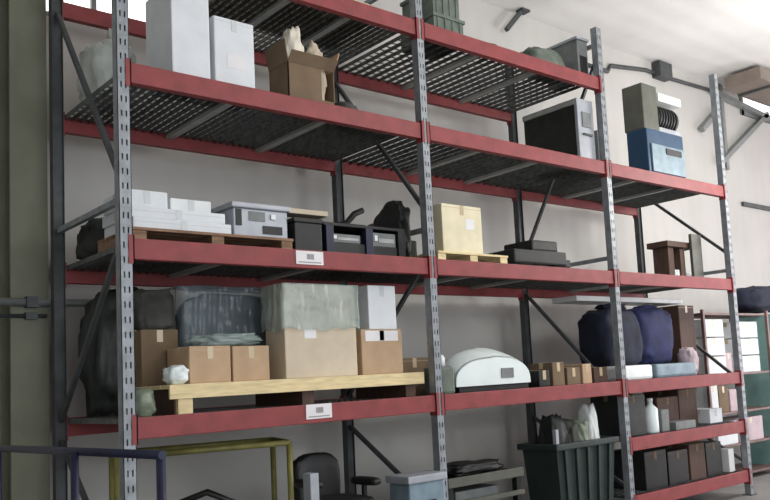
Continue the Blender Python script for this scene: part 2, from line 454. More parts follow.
t = thing('metal_housing', 'grey metal housing with a square black opening on the topmost shelf', 'housing', (4.95, .3, A))
m = MB(); m.box(4.84, 5.01, .08, .52, A, A + .42, .006).build('shell', 'mid_grey', t)
m = MB(); m.box(4.87, 4.985, .074, .08, A + .06, A + .25).build('opening', 'black', t, 'square black opening')
m = MB(); m.box(4.82, 5.02, .06, .54, A + .42, A + .45, .004).build('top_flange', 'grey_metal', t)
for i in range(3):
    carton(['flat tan carton at the left on the topmost shelf, left bay', 'flat tan carton in the middle of the three on the topmost shelf, left bay', 'flat tan carton at the right of the three on the topmost shelf, left bay'][i],
           .92 + i * .46, 1.33 + i * .46, .25, .9, A, A + .12 + .03 * i, 'kraft_pale', 'tape', 'flat tan cartons on the topmost shelf')

# ---- third level, left bay
Cz = T[2]
pallet('low weathered pallet under the white flat cartons on the third shelf', .08, 1.28, .06, .72, Cz, .10, 'old_wood', 3)
P = Cz + .10
g = 'white flat cartons on the third shelf'
carton('long white flat carton at the bottom of the stack on the third shelf', .10, .80, .10, .62, P, P + .075, 'white_card', 'tape_clear', g)
carton('long white flat carton second from the bottom on the third shelf', .08, .76, .11, .60, P + .075, P + .15, 'white_card', 'tape_clear', g)
carton('small white carton on top of the stack beside the leftmost frame, third shelf', .07, .35, .13, .55, P + .15, P + .265, 'white_card', 'tape_clear', g)
carton('small white carton on top of the stack beside the grey machine, third shelf', .40, .70, .20, .58, P + .15, P + .25, 'white_paint', 'tape_clear', g)
t = thing('grey_machine', 'pale grey sheet-metal machine with dark slots at the right end of the low pallet', 'machine', (1.05, .4, P))
MB().box(.83, 1.27, .12, .66, P, P + .21, .012).build('housing', 'grey_metal', t)
MB().box(.81, 1.29, .10, .68, P + .21, P + .25, .01).build('top_cover', 'grey_metal', t)
MB().box(.845, .89, .112, .12, P + .08, P + .20).build('slot', 'black', t)
MB().box(1.06, 1.22, .112, .12, P + .03, P + .09).build('slot', 'black', t)
MB().box(.95, 1.08, .114, .12, P + .12, P + .19).build('display', 'mid_grey', t)
MB().box(1.125, 1.165, .106, .12, P + .14, P + .18, .003).build('switch', 'white_paint', t, 'white switch')
tag(MB().blob((.36, 1.0, Cz), (.62, .46, .36), .2, 2.2, 33, .7).build('tarpaulin', 'machine'), 'dark green tarpaulin heap at the left rear of the third shelf', 'tarpaulin')
t = thing('storage_bin', 'black storage box beside the grey machine on the third shelf', 'box', (1.45, .3, Cz))
MB().box(1.32, 1.56, .10, .55, Cz, Cz + .24, .01).build('bin_body', 'black', t)
MB().box(1.31, 1.57, .09, .56, Cz + .24, Cz + .275, .008).build('lid', 'black', t)
tag(MB().box(1.08, 1.76, .30, .46, Cz + .352, Cz + .392, .004).build('plank', 'kraft_pale'), 'short pale plank laid across the grey machine and black rack', 'plank')
t = thing('equipment_rack', 'black metal rack with two navy uprights on the third shelf', 'rack', (2.0, .35, Cz))
for x in (1.60, 1.98):
    u = MB().box(x, x + .07, .10, .16, Cz, Cz + .24, .003).build('front_upright', 'navy_paint', t, 'navy upright')
    MB().box(x, x + .07, .58, .64, Cz, Cz + .24, .003).build('rear_upright', 'navy_paint', t, 'navy upright')
m = MB(); m.box(1.58, 2.38, .10, .64, Cz + .24, Cz + .262)
m.build('top_shelf', 'black_metal', t)
MB().box(1.67, 1.98, .12, .6, Cz + .02, Cz + .11, .004).build('lower_tray', 'black', t)
MB().box(2.05, 2.31, .12, .6, Cz + .02, Cz + .10, .004).build('lower_tray', 'black', t)
MB().box(2.31, 2.38, .10, .16, Cz, Cz + .24).build('front_upright', 'black_metal', t); MB().box(2.31, 2.38, .58, .64, Cz, Cz + .24).build('rear_upright', 'black_metal', t)
MB().tube([(1.60, .62, Cz + .262), (1.60, .62, Cz + .33), (2.36, .62, Cz + .35)], .02, 8).build('rear_rail', 'black_metal', t)
for x0, x1, h, lab in ((1.66, 1.94, .07, 'low grey control box on the left of the black rack, third shelf'), (2.06, 2.30, .115, 'grey control box on the right of the black rack, third shelf')):
    z = Cz + .112 if h < .08 else Cz + .102
    t = thing('control_box', lab, 'control box', ((x0 + x1) / 2, .3, z), 'grey control boxes')
    MB().box(x0, x1, .125, .5, z, z + h, .008).build('case', 'mid_grey', t)
    MB().box(x0 + .02, x0 + .05, .119, .125, z + h * .4, z + h * .8).build('button', 'white_paint', t)
    MB().box(x0 + .06, x1 - .02, .121, .125, z + h * .3, z + h * .6).build('label_plate', 'channel', t)
t = thing('shop_machine', 'dark green-black machine with a long arm left of the cream carton', 'machine', (2.35, .85, Cz))
MB().box(2.02, 2.49, .70, 1.15, Cz, Cz + .12, .01).build('base', 'machine', t)
MB().box(2.22, 2.48, .74, 1.1, Cz + .12, Cz + .42, .03).build('head', 'machine', t)
MB().tube([(1.55, .80, Cz + .37), (2.1, .80, Cz + .38), (2.28, .80, Cz + .42), (2.38, .80, Cz + .52), (2.47, .80, Cz + .56)], .028, 10).build('arm', 'black_metal', t)
MB().tube([(2.28, .73, Cz + .30), (2.28, .66, Cz + .30)], .06, 14).build('hand_wheel', 'mid_grey', t)
MB().bar((1.57, .80, Cz), (1.57, .80, Cz + .345), .03).build('arm_stand', 'black_metal', t)
tag(MB().blob((2.442, .34, Cz), (.115, .5, .56), .25, 2.4, 31, .7).build('cable_bundle', 'machine'), 'dark bundled cable against the second frame on the third shelf', 'cable')

t = thing('pump_housing', 'dark pump housing behind the cream carton on the third shelf', 'machine', (2.82, .9, Cz))
MB().box(2.64, 3.00, .68, 1.12, Cz, Cz + .30, .02).build('body', 'machine', t)
MB().tube([(2.82, .70, Cz + .40), (2.82, 1.10, Cz + .40)], .12, 18).build('motor', 'machine', t)
MB().box(2.76, 2.90, .66, .70, Cz + .10, Cz + .2, .004).build('cover_plate', 'mid_grey', t)
# ---- third level, middle bay
pallet('small pale-topped pallet under the cream carton on the third shelf', 2.70, 3.56, .05, .60, Cz, .095, 'pine', 3)
P2 = Cz + .095
carton('cream carton on the small pallet, third shelf, right of the second frame', 2.79, 3.27, .08, .36, P2, P2 + .43, 'cream', 'tape', None, lbl=(.58, .8, .5, .72))
t = thing('power_unit', 'low black power unit with a raised block on the third shelf', 'machine', (4.15, .35, Cz))
MB().box(3.72, 4.48, .12, .6, Cz + .05, Cz + .19, .02).build('body', 'black_metal', t)
MB().box(4.02, 4.40, .16, .55, Cz + .19, Cz + .30, .02).build('raised_block', 'black_metal', t)
MB().box(4.30, 4.56, .14, .5, Cz + .04, Cz + .12, .01).build('outlet', 'machine', t)
for x in (3.78, 4.42):
    MB().box(x - .05, x + .05, .16, .56, Cz, Cz + .05).build('foot', 'black', t)
MB().tube([(3.73, .3, Cz + .12), (3.66, .3, Cz + .13), (3.65, .3, Cz + .10)], .025, 8).build('spout', 'black_metal', t)
for k, x in enumerate((3.98, 4.2)):
    tag(MB().box(x - .07, x + .07, .2, .38, Cz, Cz + .044, .004).build('white_block', 'white_paint'), ['small white block under the power unit, nearer the cream carton', 'small white block under the power unit, nearer the third frame'][k], 'block', 'white blocks under the power unit')
tag(MB().tube([(4.62, .5, Cz + .025), (5.0, .5, Cz + .025)], .025, 12).build('steel_tube', 'pipe'), 'short grey steel tube lying on the third shelf beside the third frame', 'tube')

# ---- third level, right bay: little wooden frame
t = thing('wooden_stand', 'small dark brown wooden stand on the third shelf, right bay', 'stand', (6.98, .5, Cz))
MB().box(6.66, 7.30, .36, .66, Cz + .43, Cz + .50, .006).build('top_rail', 'wood_dark', t)
MB().box(6.72, 6.84, .40, .62, Cz, Cz + .43, .006).build('leg', 'wood_dark', t)
MB().box(6.98, 7.08, .40, .62, Cz, Cz + .43, .006).build('leg', 'wood_dark', t)
tag(MB().box(7.10, 7.32, .30, .34, Cz, Cz + .60, .004).build('grey_board', 'olive'), 'olive-grey board standing upright at the front of the brown stand', 'board')
carton('tiny white carton under the brown wooden stand', 6.85, 6.97, .42, .60, Cz, Cz + .16, 'white_card', 'tape_clear')
carton('low white carton at the far right end of the third shelf', 7.10, 7.36, .50, .90, Cz, Cz + .16, 'white_card', 'tape_clear')

# ---- fourth level, left bay: the loaded pine pallet
Dz = T[3]
pl = thing('pallet', 'long new pine pallet carrying the cartons on the fourth shelf', 'pallet', (1.38, .45, Dz))
for i in range(6):
    MB().box(.30, 2.47, .07 + i * .125, .07 + i * .125 + .11, Dz + .172, Dz + .20, .002).build('deck_board', 'pine', pl)
MB().box(.30, 2.47, .05, .07, Dz + .105, Dz + .20, .002).build('fascia_board', 'pine', pl)
for x in (.40, 1.38, 2.36): MB().box(x - .05, x + .05, .10, .80, Dz, Dz + .172).build('stringer', 'wood_dark', pl)  # dark wood here paints in the shaded gap under the pine boards
MB().box(.36, .46, .06, .10, Dz, Dz + .105).build('foot_block', 'pine', pl)
Q = Dz + .20
carton('small tan carton at the left on the pine pallet', .48, .785, .14, .5, Q, Q + .255, 'kraft', 'tape', 'tan cartons on the pine pallet')
carton('small yellowish-tan carton second from the left on the pine pallet', .80, 1.09, .14, .5, Q, Q + .25, 'kraft', 'tape', 'tan cartons on the pine pallet')
big = carton('big pale carton with film over its top half, middle of the pine pallet', 1.20, 1.84, .10, .38, Q, Q + .70, 'kraft_pale', 'tape', 'tan cartons on the pine pallet', lbl=(.26, .42, .42, .52))
def film_sheet(x0, x1, y0, y1, z0, z1, seed, amp=.012, off=.016):
    """skirt of wrinkled film round a box, open below"""
    per = [(x0 - off, y1), (x0 - off, y0 - off), (x1 + off, y0 - off), (x1 + off, y1)]
    ls = [math.dist(per[i], per[i + 1]) for i in range(3)]; tot = sum(ls)
    def fn(u, v):
        d = u * tot; i = 0
        while i < 2 and d > ls[i]: d -= ls[i]; i += 1
        k = d / ls[i]; x = per[i][0] + (per[i + 1][0] - per[i][0]) * k; y = per[i][1] + (per[i + 1][1] - per[i][1]) * k
        n = noise.noise(Vector((u * 30 + seed, v * 2.2, seed))); n2 = noise.noise(Vector((u * 8, v * 6, seed + 4)))
        nx, ny = ((-1, 0), (0, -1), (1, 0))[i]
        e = amp * (.9 + n + .6 * n2)
        zz = z0 + (z1 - z0) * v + (.05 * noise.noise(Vector((u * 9, seed, 3))) if v == 0 else 0)
        return Vector((x + nx * e, y + ny * e, zz))
    return MB().grid(fn, 150, 24)
film_sheet(1.20, 1.84, .10, .38, Q + .36, Q + .705, 2).build('stretch_film', 'film', big, 'shiny greenish stretch film')
carton('tan carton at the right end of the pine pallet with white box on it', 1.90, 2.31, .12, .44, Q, Q + .36, 'kraft', 'tape', 'tan cartons on the pine pallet', lbl=(.1, .9, .74, .97))
carton('bright white box standing on the right tan carton, fourth shelf', 2.00, 2.28, .14, .42, Q + .362, Q + .72, 'white_card', 'tape_clear')
carton('dark brown carton at the left rear of the pine pallet', .31, .58, .53, .80, Q, Q + .40, 'kraft_dark', 'tape', None)
tag(MB().blob((.445, .665, Q + .402), (.30, .24, .30), .15, 2.2, 55, .5).build('foam_bundle', 'dark_wrap'), 'dark foam bundle lying on the dark brown carton, pine pallet', 'bundle')
t = thing('wrapped_load', 'shrink-wrapped grey load behind the small tan cartons, fourth shelf', 'wrapped load', (.95, .75, Q))
MB().blob((1.08, .70, Q), (.84, .20, .68), .08, 2.2, 41, .3).build('padding', 'mid_grey', t)
film_sheet(.64, 1.54, .58, .82, Q + .02, Q + .72, 9, .03, .004).build('shrink_film', 'film_thin', t, 'clear shrink film')
MB().grid(lambda u, v: Vector((.61 + .96 * u, .55 + .28 * v, Q + .72 + .03 * noise.noise(Vector((u * 7, v * 7, 2))))), 24, 24).build('film_top', 'film_thin', t)
tag(MB().blob((.86, .34, Q + .262), (.62, .26, .10), .35, 2.6, 47, .75).build('film_wad', 'film'), 'crumpled clear film lying on top of the two small tan cartons', 'film')
tag(MB().blob((.39, .16, Q + .002), (.17, .17, .13), .2, 2.0, 49, .75).build('film_wad', 'white_shell'), 'pale crumpled film on the left front corner of the pine pallet', 'film')
tag(MB().blob((.36, 1.03, Dz), (.62, .42, .95), .2, 2.2, 53, .65).build('sack', 'machine'), 'dark green-grey sack at the left rear of the fourth shelf', 'sack')
tag(MB().blob((.17, .26, Dz), (.18, .34, .20), .14, 2.0, 51, .65).build('film_wad', 'bag_green'), 'greenish crumpled film hanging between the leftmost frame and the pine pallet', 'film')
carton('dark brown carton behind the second frame, fourth shelf', 2.70, 3.12, .70, 1.15, Dz, Dz + .34, 'kraft_dark', 'tape')

# ---- fourth level, middle bay
t = thing('moulded_shell', 'white domed plastic shell with dark base on the fourth shelf', 'shell', (3.35, .4, Dz))
def dome(u, v):
    a = PI * u
    prof = math.sin(a) ** .6
    x = 3.34 - .47 * math.cos(a) * (1 - .12 * v); y = .10 + .42 * v
    h = .33 * prof * (1 - .25 * (2 * v - 1) ** 2) + .02 * noise.noise(Vector((u * 3, v * 3, 1)))
    if u < .5: h *= (1 - .05 * (1 - u))
    return Vector((x, y, Dz + .055 + max(0, h)))
s_ = MB().grid(dome, 40, 16)
s_.bm.faces.new([v for v in [min(s_.bm.verts, key=lambda q: (q.co - dome(k / 40, 0)).length) for k in range(41)]])
s_.build('dome', 'white_shell', t, 'white dome', solid=.006)
MB().box(2.92, 3.80, .12, .50, Dz, Dz + .055, .01).build('base_tray', 'black', t, 'dark base')
MB().box(3.42, 3.58, .088, .097, Dz + .11, Dz + .2, .004).build('grey_patch', 'mid_grey', t)
t = thing('jerrycan', 'small white jug beside the second frame on the fourth shelf', 'jug', (2.76, .2, Dz))
MB().box(2.69, 2.86, .10, .32, Dz, Dz + .24, .025).build('jug_body', 'grey_green', t)
MB().lathe((2.775, .2, Dz + .24), [(.05, 0), (.05, .07), (.035, .1)], 16).build('cap', 'white_paint', t, 'white cap')
for k, (x0, x1, h, m) in enumerate(((3.93, 4.08, .16, 'black_metal'), (4.13, 4.30, .23, 'kraft_dark'), (4.34, 4.54, .17, 'kraft_dark'), (4.58, 4.72, .20, 'kraft'), (4.76, 4.98, .16, 'wood_dark'))):
    carton('low %s carton on the fourth shelf, %s' % (('black', 'tall brown', 'brown', 'tan', 'dark brown')[k],
           ('next to the white shell', 'right of the black one', 'between the tall brown and the tan ones', 'right of the brown one', 'against the third frame')[k]), x0, x1, .10, .4, Dz, Dz + h, m, 'tape', 'low cartons by the third frame')
# ---- fourth level: navy sacks
def sack(label, c, sz, seed, m):
    o = MB().blob(c, sz, .14, 2.0, seed, .55).build('sack', m); tag(o, label, 'sack', 'navy sacks on the fourth shelf')
    MB().blob((c[0] + .05, c[1], c[2] + sz[2] - .05), (sz[0] * .5, sz[1] * .5, .09), .3, 2.5, seed + 1, .8).build('gathered_top', m, o)
W0 = Dz + .16
sack('dark navy sack just right of the third frame on the fourth shelf', (5.52, .45, W0), (.74, .54, .66), 63, 'navy')
sack('bright navy blue sack farther right on the fourth shelf', (6.26, .52, W0), (.74, .5, .66), 65, 'navy_bright')
for k, (x, w_, lab) in enumerate(((5.50, .62, 'flat pale bundle under the dark navy sack, fourth shelf'), (6.28, .8, 'flat pale bundle under the bright navy sack, fourth shelf'))):
    tag(MB().box(x - w_ / 2, x + w_ / 2, .12, .9, Dz, Dz + .158, .03).build('cloth_bundle', 'pale_blue' if k else 'white_bag'), lab, 'bundle', 'pale bundles on the fourth shelf')
tag(MB().box(5.20, 7.30, .62, .98, W0 + .74, W0 + .80, .01).build('foam_board', 'white_paint'), 'long white foam board lying across the navy sacks', 'board')
carton('tall dark brown carton right of the navy sacks', 6.92, 7.26, .45, .95, Dz, Dz + .86, 'wood_dark', 'tape')
tag(MB().blob((6.80, .3, Dz), (.2, .26, .34), .25, 2.4, 67, .7).build('cloth_bundle', 'pink_card'), 'mauve cloth bundle in front of the tall dark carton', 'bundle')

# ---- fifth and lowest levels, right bay
Ez = T[4]
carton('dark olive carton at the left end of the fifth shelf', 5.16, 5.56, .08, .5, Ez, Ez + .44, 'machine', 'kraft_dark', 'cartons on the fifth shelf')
t = thing('bottle', 'pale greenish-white bottle on the fifth shelf', 'bottle', (5.76, .16, Ez))
MB().lathe((5.76, .16, Ez), [(.075, 0), (.08, .02), (.08, .26), (.03, .31), (.03, .34)], 20).build('bottle_body', 'white_shell', t)
MB().lathe((5.76, .16, Ez + .34), [(.034, 0), (.034, .035)], 16).build('cap', 'white_paint', t)
tag(MB().box(5.88, 6.02, .10, .3, Ez, Ez + .24, .01).build('tin', 'mid_grey'), 'small grey tin beside the pale bottle, fifth shelf', 'tin')
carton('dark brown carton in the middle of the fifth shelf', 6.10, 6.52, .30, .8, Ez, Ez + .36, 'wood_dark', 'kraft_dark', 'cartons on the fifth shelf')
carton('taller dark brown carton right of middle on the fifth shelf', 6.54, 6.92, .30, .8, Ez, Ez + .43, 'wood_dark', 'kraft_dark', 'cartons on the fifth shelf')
tag(MB().box(6.08, 6.48, .06, .26, Ez, Ez + .09, .006).build('book', 'mid_grey'), 'thick grey book at the front of the fifth shelf', 'book')
carton('small white carton at the right end of the fifth shelf', 7.02, 7.3, .2, .5, Ez, Ez + .17, 'white_card', 'tape_clear', 'cartons on the fifth shelf')
Fz = T[5]
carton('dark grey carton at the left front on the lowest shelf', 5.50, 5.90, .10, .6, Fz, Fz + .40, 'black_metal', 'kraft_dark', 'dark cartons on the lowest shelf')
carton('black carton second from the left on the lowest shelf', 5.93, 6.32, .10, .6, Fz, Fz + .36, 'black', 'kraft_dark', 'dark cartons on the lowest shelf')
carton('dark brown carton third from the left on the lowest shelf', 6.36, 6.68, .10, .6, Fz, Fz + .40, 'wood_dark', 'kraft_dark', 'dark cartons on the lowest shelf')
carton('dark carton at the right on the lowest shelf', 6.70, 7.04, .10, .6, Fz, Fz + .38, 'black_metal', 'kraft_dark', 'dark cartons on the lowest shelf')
tag(MB().box(7.16, 7.28, .08, .5, Fz, Fz + .27, .006).build('file_box', 'white_paint'), 'narrow white file box at the right end of the lowest shelf', 'box')

# ---- on the floor under the rack
t = thing('wheeled_bin', 'large dark green wheeled bin under the middle bay', 'bin', (4.46, .24, 0))
def tub(z): k = .86 + .14 * (z - .12) / .74; return (4.46 - .44 * k, 4.46 + .44 * k, .24 - .22 * k, .24 + .22 * k)
m = MB(); lo = tub(.12); hi = tub(.86)
def ring(b, z): return [m.bm.verts.new(p) for p in ((b[0], b[2], z), (b[1], b[2], z), (b[1], b[3], z), (b[0], b[3], z))]
r0, r1 = ring(lo, .12), ring(hi, .86)
s = .025
r2 = ring((hi[0] + s, hi[1] - s, hi[2] + s, hi[3] - s), .86); r3 = ring((lo[0] + s, lo[1] - s, lo[2] + s, lo[3] - s), .16)
m.bm.faces.new(r0[::-1])
for a, b in ((r0, r1), (r1, r2), (r2, r3)):
    for i in range(4): m.bm.faces.new((a[i], a[(i + 1) % 4], b[(i + 1) % 4], b[i]))
m.bm.faces.new(r3)
m.build('tub', 'bin', t)
m = MB()
m.box(hi[0] - .04, hi[1] + .04, hi[2] - .04, hi[2] + s, .862, .92, .01).box(hi[0] - .04, hi[1] + .04, hi[3] - s, hi[3] + .04, .862, .92, .01)
m.box(hi[0] - .04, hi[0] + s, hi[2] + s, hi[3] - s, .862, .92, .01).box(hi[1] - s, hi[1] + .04, hi[2] + s, hi[3] - s, .862, .92, .01)
m.build('rim', 'bin', t)
for i in range(5):
    x = hi[0] + .1 + (hi[1] - hi[0] - .2) * i / 4
    MB().bar((x, hi[2] - .004, .86), (4.46 + (x - 4.46) * .86, lo[2] - .004, .14), .05, .03).build('rib', 'bin', t)
for x in (4.16, 4.76):
    for y in (.12, .36): MB().tube([(x - .025, y, .06), (x + .025, y, .06)], .06, 16).build('wheel', 'black', t)
MB().box(4.0, 4.04, .0, .04, .925, 1.06).build('latch', 'grey_metal', t, 'pale latch')
for x, sx, y, sy, h, mt, sd, lab in ((4.225, .22, .24, .30, .92, 'machine', 71, 'dark rubbish bag at the left in the wheeled bin'),
        (4.44, .19, .24, .30, .86, 'dark_wrap', 77, 'dark grey rubbish bag in the middle of the wheeled bin'),
        (4.605, .13, .24, .30, .84, 'bag_green', 73, 'pale green rubbish bag beside the white one in the wheeled bin'),
        (4.745, .14, .24, .30, .99, 'white_bag', 75, 'bright white rubbish bag at the right in the wheeled bin')):
    tag(MB().blob((x, y, .28), (sx, sy, h), .2, 2.2, sd, .6).build('rubbish_bag', mt), lab, 'bag', 'bags in the wheeled bin')
t = thing('steel_drum', 'slim pale blue-grey drum at the left rear of the lowest shelf', 'drum', (5.29, .74, .294))
MB().lathe((5.29, .74, .296), [(.125, 0), (.13, .02), (.13, .14), (.137, .15), (.13, .16), (.13, .29), (.137, .30), (.13, .31), (.13, .40), (.10, .43)], 28).build('drum_body', 'pale_blue', t)
MB().lathe((5.29, .74, .296 + .43), [(.05, 0), (.05, .03)], 16).build('cap', 'grey_metal', t)
t = thing('workbench', 'low dark bench with olive rails just right of the second frame', 'bench', (3.2, .4, 0))
MB().box(2.70, 3.62, .10, .75, .70, .74, .004).build('bench_top', 'black_metal', t)
MB().box(2.70, 3.62, .08, .10, .68, .76, .004).build('front_rail', 'olive', t, 'olive rail')
MB().box(2.70, 3.62, .08, .12, .52, .56, .004).build('lower_rail', 'olive', t)
for x in (2.74, 3.58):
    for y in (.14, .71): MB().box(x - .03, x + .03, y - .03, y + .03, 0, .70).build('leg', 'black_metal', t)
MB().box(2.76, 3.56, .16, .70, .40, .43).build('lower_shelf', 'black_metal', t)
tag(MB().box(2.88, 3.40, .2, .6, .43, .62, .01).build('tool_box', 'mid_grey'), 'grey tool box on the lower shelf of the dark bench', 'box')
tag(MB().blob((3.2, .36, .74), (.74, .4, .11), .3, 2.4, 81, .75).build('black_sheet', 'black'), 'crumpled black sheet on top of the dark bench', 'sheet')
t = thing('plastic_tote', 'pale blue-white tote box left of the second frame, near the floor', 'box', (2.4, .1, 0))
MB().box(2.12, 2.49, -.12, .14, .0, .80, .02).build('tote_body', 'pale_blue', t)
MB().box(2.10, 2.50, -.14, .16, .80, .86, .012).build('lid', 'grey_metal', t)
MB().box(2.20, 2.38, -.135, -.12, .55, .66, .004).build('handle', 'navy_paint', t)
# black covered chair
t = thing('swivel_chair', 'black office chair under the left bay right of the yellow cart', 'chair', (1.62, .1, 0))
MB().blob((1.62, .15, .62), (.56, .50, .14), .06, 2, 83, .6).build('seat', 'black', t)
MB().blob((1.62, .42, .66), (.42, .14, .42), .06, 2, 85, .55).build('backrest', 'black', t)
MB().blob((1.36, .12, .86), (.10, .34, .06), .05, 2, 87, .6, True, 3).build('armrest', 'black', t)
MB().blob((1.88, .12, .82), (.10, .34, .06), .05, 2, 89, .6, True, 3).build('armrest', 'black', t)
for x in (1.36, 1.88): MB().bar((x, .14, .66), (x, .14, .87), .03).build('arm_support', 'black_metal', t)
MB().bar((1.62, .36, .64), (1.62, .47, .86), .05, .02).build('back_support', 'black_metal', t)
MB().tube([(1.62, .15, .12), (1.62, .15, .64)], .03, 12).build('gas_column', 'grey_metal', t)
for k in range(5):
    a = 2 * PI * k / 5 + .3; e = (1.62 + .28 * math.cos(a), .15 + .28 * math.sin(a))
    l = MB().bar((1.62, .15, .12), (e[0], e[1], .085), .04, .03).build('base_arm', 'black_metal', t)
    MB().tube([(e[0] - .015, e[1], .03), (e[0] + .015, e[1], .03)], .03, 10).tube([(e[0], e[1], .05), (e[0], e[1], .09)], .01, 8).build('caster', 'black', l)
tag(MB().box(1.22, 1.29, -.14, -.04, 0, .99, .006).build('metal_stand', 'grey_metal'), 'thin grey metal stand in front of the black office chair', 'stand')
# yellow cart
t = thing('hand_cart', 'olive-yellow tube frame cart under the left end of the rack', 'cart', (.75, .55, 0))
cs = [(.12, .50), (1.24, .16), (1.38, .64), (.26, .98)]
for x, y in cs:
    MB().tube([(x, y, .12), (x, y, 1.20)], .022, 10).build('upright', 'yellow', t)
    MB().tube([(x - .02, y, .06), (x + .02, y, .06)], .06, 14).tube([(x, y, .06), (x, y, .13)], .015, 8).build('wheel', 'black', t)
for i in range(4):
    a, b = cs[i], cs[(i + 1) % 4]
    MB().tube([(a[0], a[1], 1.20), (b[0], b[1], 1.20)], .022, 10).build('top_rail', 'yellow', t)
    MB().tube([(a[0], a[1], .20), (b[0], b[1], .20)], .022, 10).build('bottom_rail', 'yellow', t)
m = MB(); vs = [m.bm.verts.new((x, y, .225)) for x, y in cs] + [m.bm.verts.new((x, y, .245)) for x, y in cs]
for f in ((3, 2, 1, 0), (4, 5, 6, 7), (0, 1, 5, 4), (1, 2, 6, 5), (2, 3, 7, 6), (3, 0, 4, 7)): m.bm.faces.new([vs[i] for i in f])
m.build('platform', 'old_wood', t)
tag(MB().tube([(.98, .45, .26), (1.02, .35, .74), (.78, .55, .88), (.60, .62, .82)], .025, 10).build('hose', 'black_metal'), 'short black hose standing in the yellow cart', 'hose')
# navy barrier
t = thing('tube_barrier', 'tall navy tube barrier frame in front of the left end of the rack', 'barrier', (-.6, -.75, 0))
a0, a1, mid = Vector((-.69, .15, 0)), Vector((-.51, -1.70, 0)), Vector((-.61, -.91, 0))
a1 = a1 + Vector((0, 0, 0))
for p in (a0, mid, a1):
    MB().tube([p + Vector((0, 0, .03)), p + Vector((0, 0, 1.35))], .02, 12).build('upright', 'navy_paint', t)
    MB().box(p.x - .2, p.x + .2, p.y - .03, p.y + .03, 0, .03, .004).build('foot', 'navy_paint', t)
for z in (1.35, .35):
    MB().tube([a0 + Vector((0, .02, z)), a1 + Vector((0, -.02, z))], .02, 12).build('rail', 'navy_paint', t)
# ---- left: steel column and conduits
t = thing('steel_column', 'grey-green painted steel column at the left edge against the wall', 'column', (-.16, 1.5, 0))
MB().box(-.29, -.03, 1.42, 1.445, 0, 6.2).build('front_flange', 'column', t)
MB().box(-.29, -.03, 1.69, 1.715, 0, 6.2).build('rear_flange', 'column', t)
MB().box(-.17, -.15, 1.445, 1.69, 0, 6.2).build('web', 'column', t)
MB().box(-.36, -.02, 1.35, 1.715, 0, .025).build('base_plate', 'post_dark', t)
for k, (z, r, x1) in enumerate(((2.335, .03, .40), (2.235, .015, .10))):
    t = thing('conduit', ['thick grey conduit crossing the column at the left edge', 'thin dark conduit just below the thick grey one'][k], 'pipe', (-1.5, 1.3, z))
    MB().tube([(-4.9, 1.42 - r, z), (x1, 1.42 - r, z)] if k == 0 else [(-4.9, 1.42 - r, z), (x1 - .15, 1.42 - r, z)], r, 12).build('tube', 'pipe' if k == 0 else 'post_dark', t)
    m = MB()
    m.box(-.20, -.12, 1.405 - 2 * r, 1.42, z - r - .01, z - r).box(-.20, -.12, 1.405 - 2 * r, 1.42, z + r, z + r + .01).box(-.2, -.12, 1.405 - 2 * r, 1.42 - 2 * r - .001, z - r, z + r)
    m.build('clamp', 'post_dark', t)

# ---- beyond the right end of the rack
t = thing('steel_shelving', 'narrow brown steel shelving beyond the right end of the red rack', 'shelving', (8.55, .95, 0))
SX0, SX1, SY0, SY1 = 7.80, 9.50, .66, 1.22
for x in (SX0, SX1):
    for y in (SY0, SY1): MB().box(x - .02, x + .02, y - .02, y + .02, 0, 2.30).build('upright', 'brown_steel', t)
SL = (.10, .50, .93, 1.44, 2.26)
for z in SL: MB().box(SX0 + .02, SX1 - .02, SY0, SY1, z - .03, z, .004).build('shelf', 'brown_steel', t)
for k in range(3):
    carton('bright white carton on the brown shelving, %s of the near stack of three' % ('bottom', 'middle', 'top')[k], 7.86, 8.36, .70, 1.1, 1.44 + k * .25, 1.675 + k * .25, 'white_card', 'tape', 'white cartons on the brown shelving')
for k in range(3):
    carton('white carton on the brown shelving, %s of the far stack of three' % ('bottom', 'middle', 'top')[k], 8.76, 9.28, .70, 1.1, 1.44 + k * .24, 1.665 + k * .24, 'white_card', 'tape', 'white cartons on the brown shelving')
carton('narrow mauve carton between the two white stacks on the brown shelving', 8.40, 8.58, .74, 1.1, 1.44, 1.72, 'pink_card', 'tape', None)
carton('white carton on the shelf below the near white stack', 7.86, 8.08, .70, 1.1, .93, 1.30, 'white_card', 'tape', 'lower cartons on the brown shelving')
carton('brown carton on the shelf below the near white stack', 8.10, 8.34, .70, 1.1, .93, 1.28, 'kraft_dark', 'tape', 'lower cartons on the brown shelving')
carton('mauve carton right of the brown carton on the brown shelving', 8.38, 8.80, .70, 1.1, .93, 1.22, 'pink_card', 'tape', 'lower cartons on the brown shelving')
carton('white carton on the second lowest shelf of the brown shelving', 8.0, 8.5, .70, 1.1, .50, .80, 'white_card', 'tape', 'lower cartons on the brown shelving')
carton('mauve carton on the second lowest shelf of the brown shelving', 8.55, 9.2, .70, 1.1, .50, .82, 'pink_card', 'tape', 'lower cartons on the brown shelving')
t = thing('steel_cabinet', 'teal steel cabinet at the right edge of the photo', 'cabinet', (10.2, .95, 0))
MB().box(9.72, 10.78, .66, 1.22, .05, 2.26, .01).build('cabinet_body', 'teal', t)
MB().box(9.74, 10.24, .645, .66, .09, 2.22, .004).build('door', 'teal', t); d2 = MB().box(10.26, 10.76, .645, .66, .09, 2.22, .004).build('door', 'teal', t)
MB().bar((10.30, .635, 1.1), (10.30, .635, 1.25), .02).build('handle', 'grey_metal', d2)
MB().box(9.74, 10.76, .68, 1.2, 0, .05).build('plinth', 'black', t)
tag(MB().blob((9.75, .92, 2.302), (1.1, .5, .40), .15, 2, 91, .6).build('tarpaulin', 'navy'), 'dark navy tarpaulin bundle lying across the cabinet and shelving tops', 'tarpaulin')

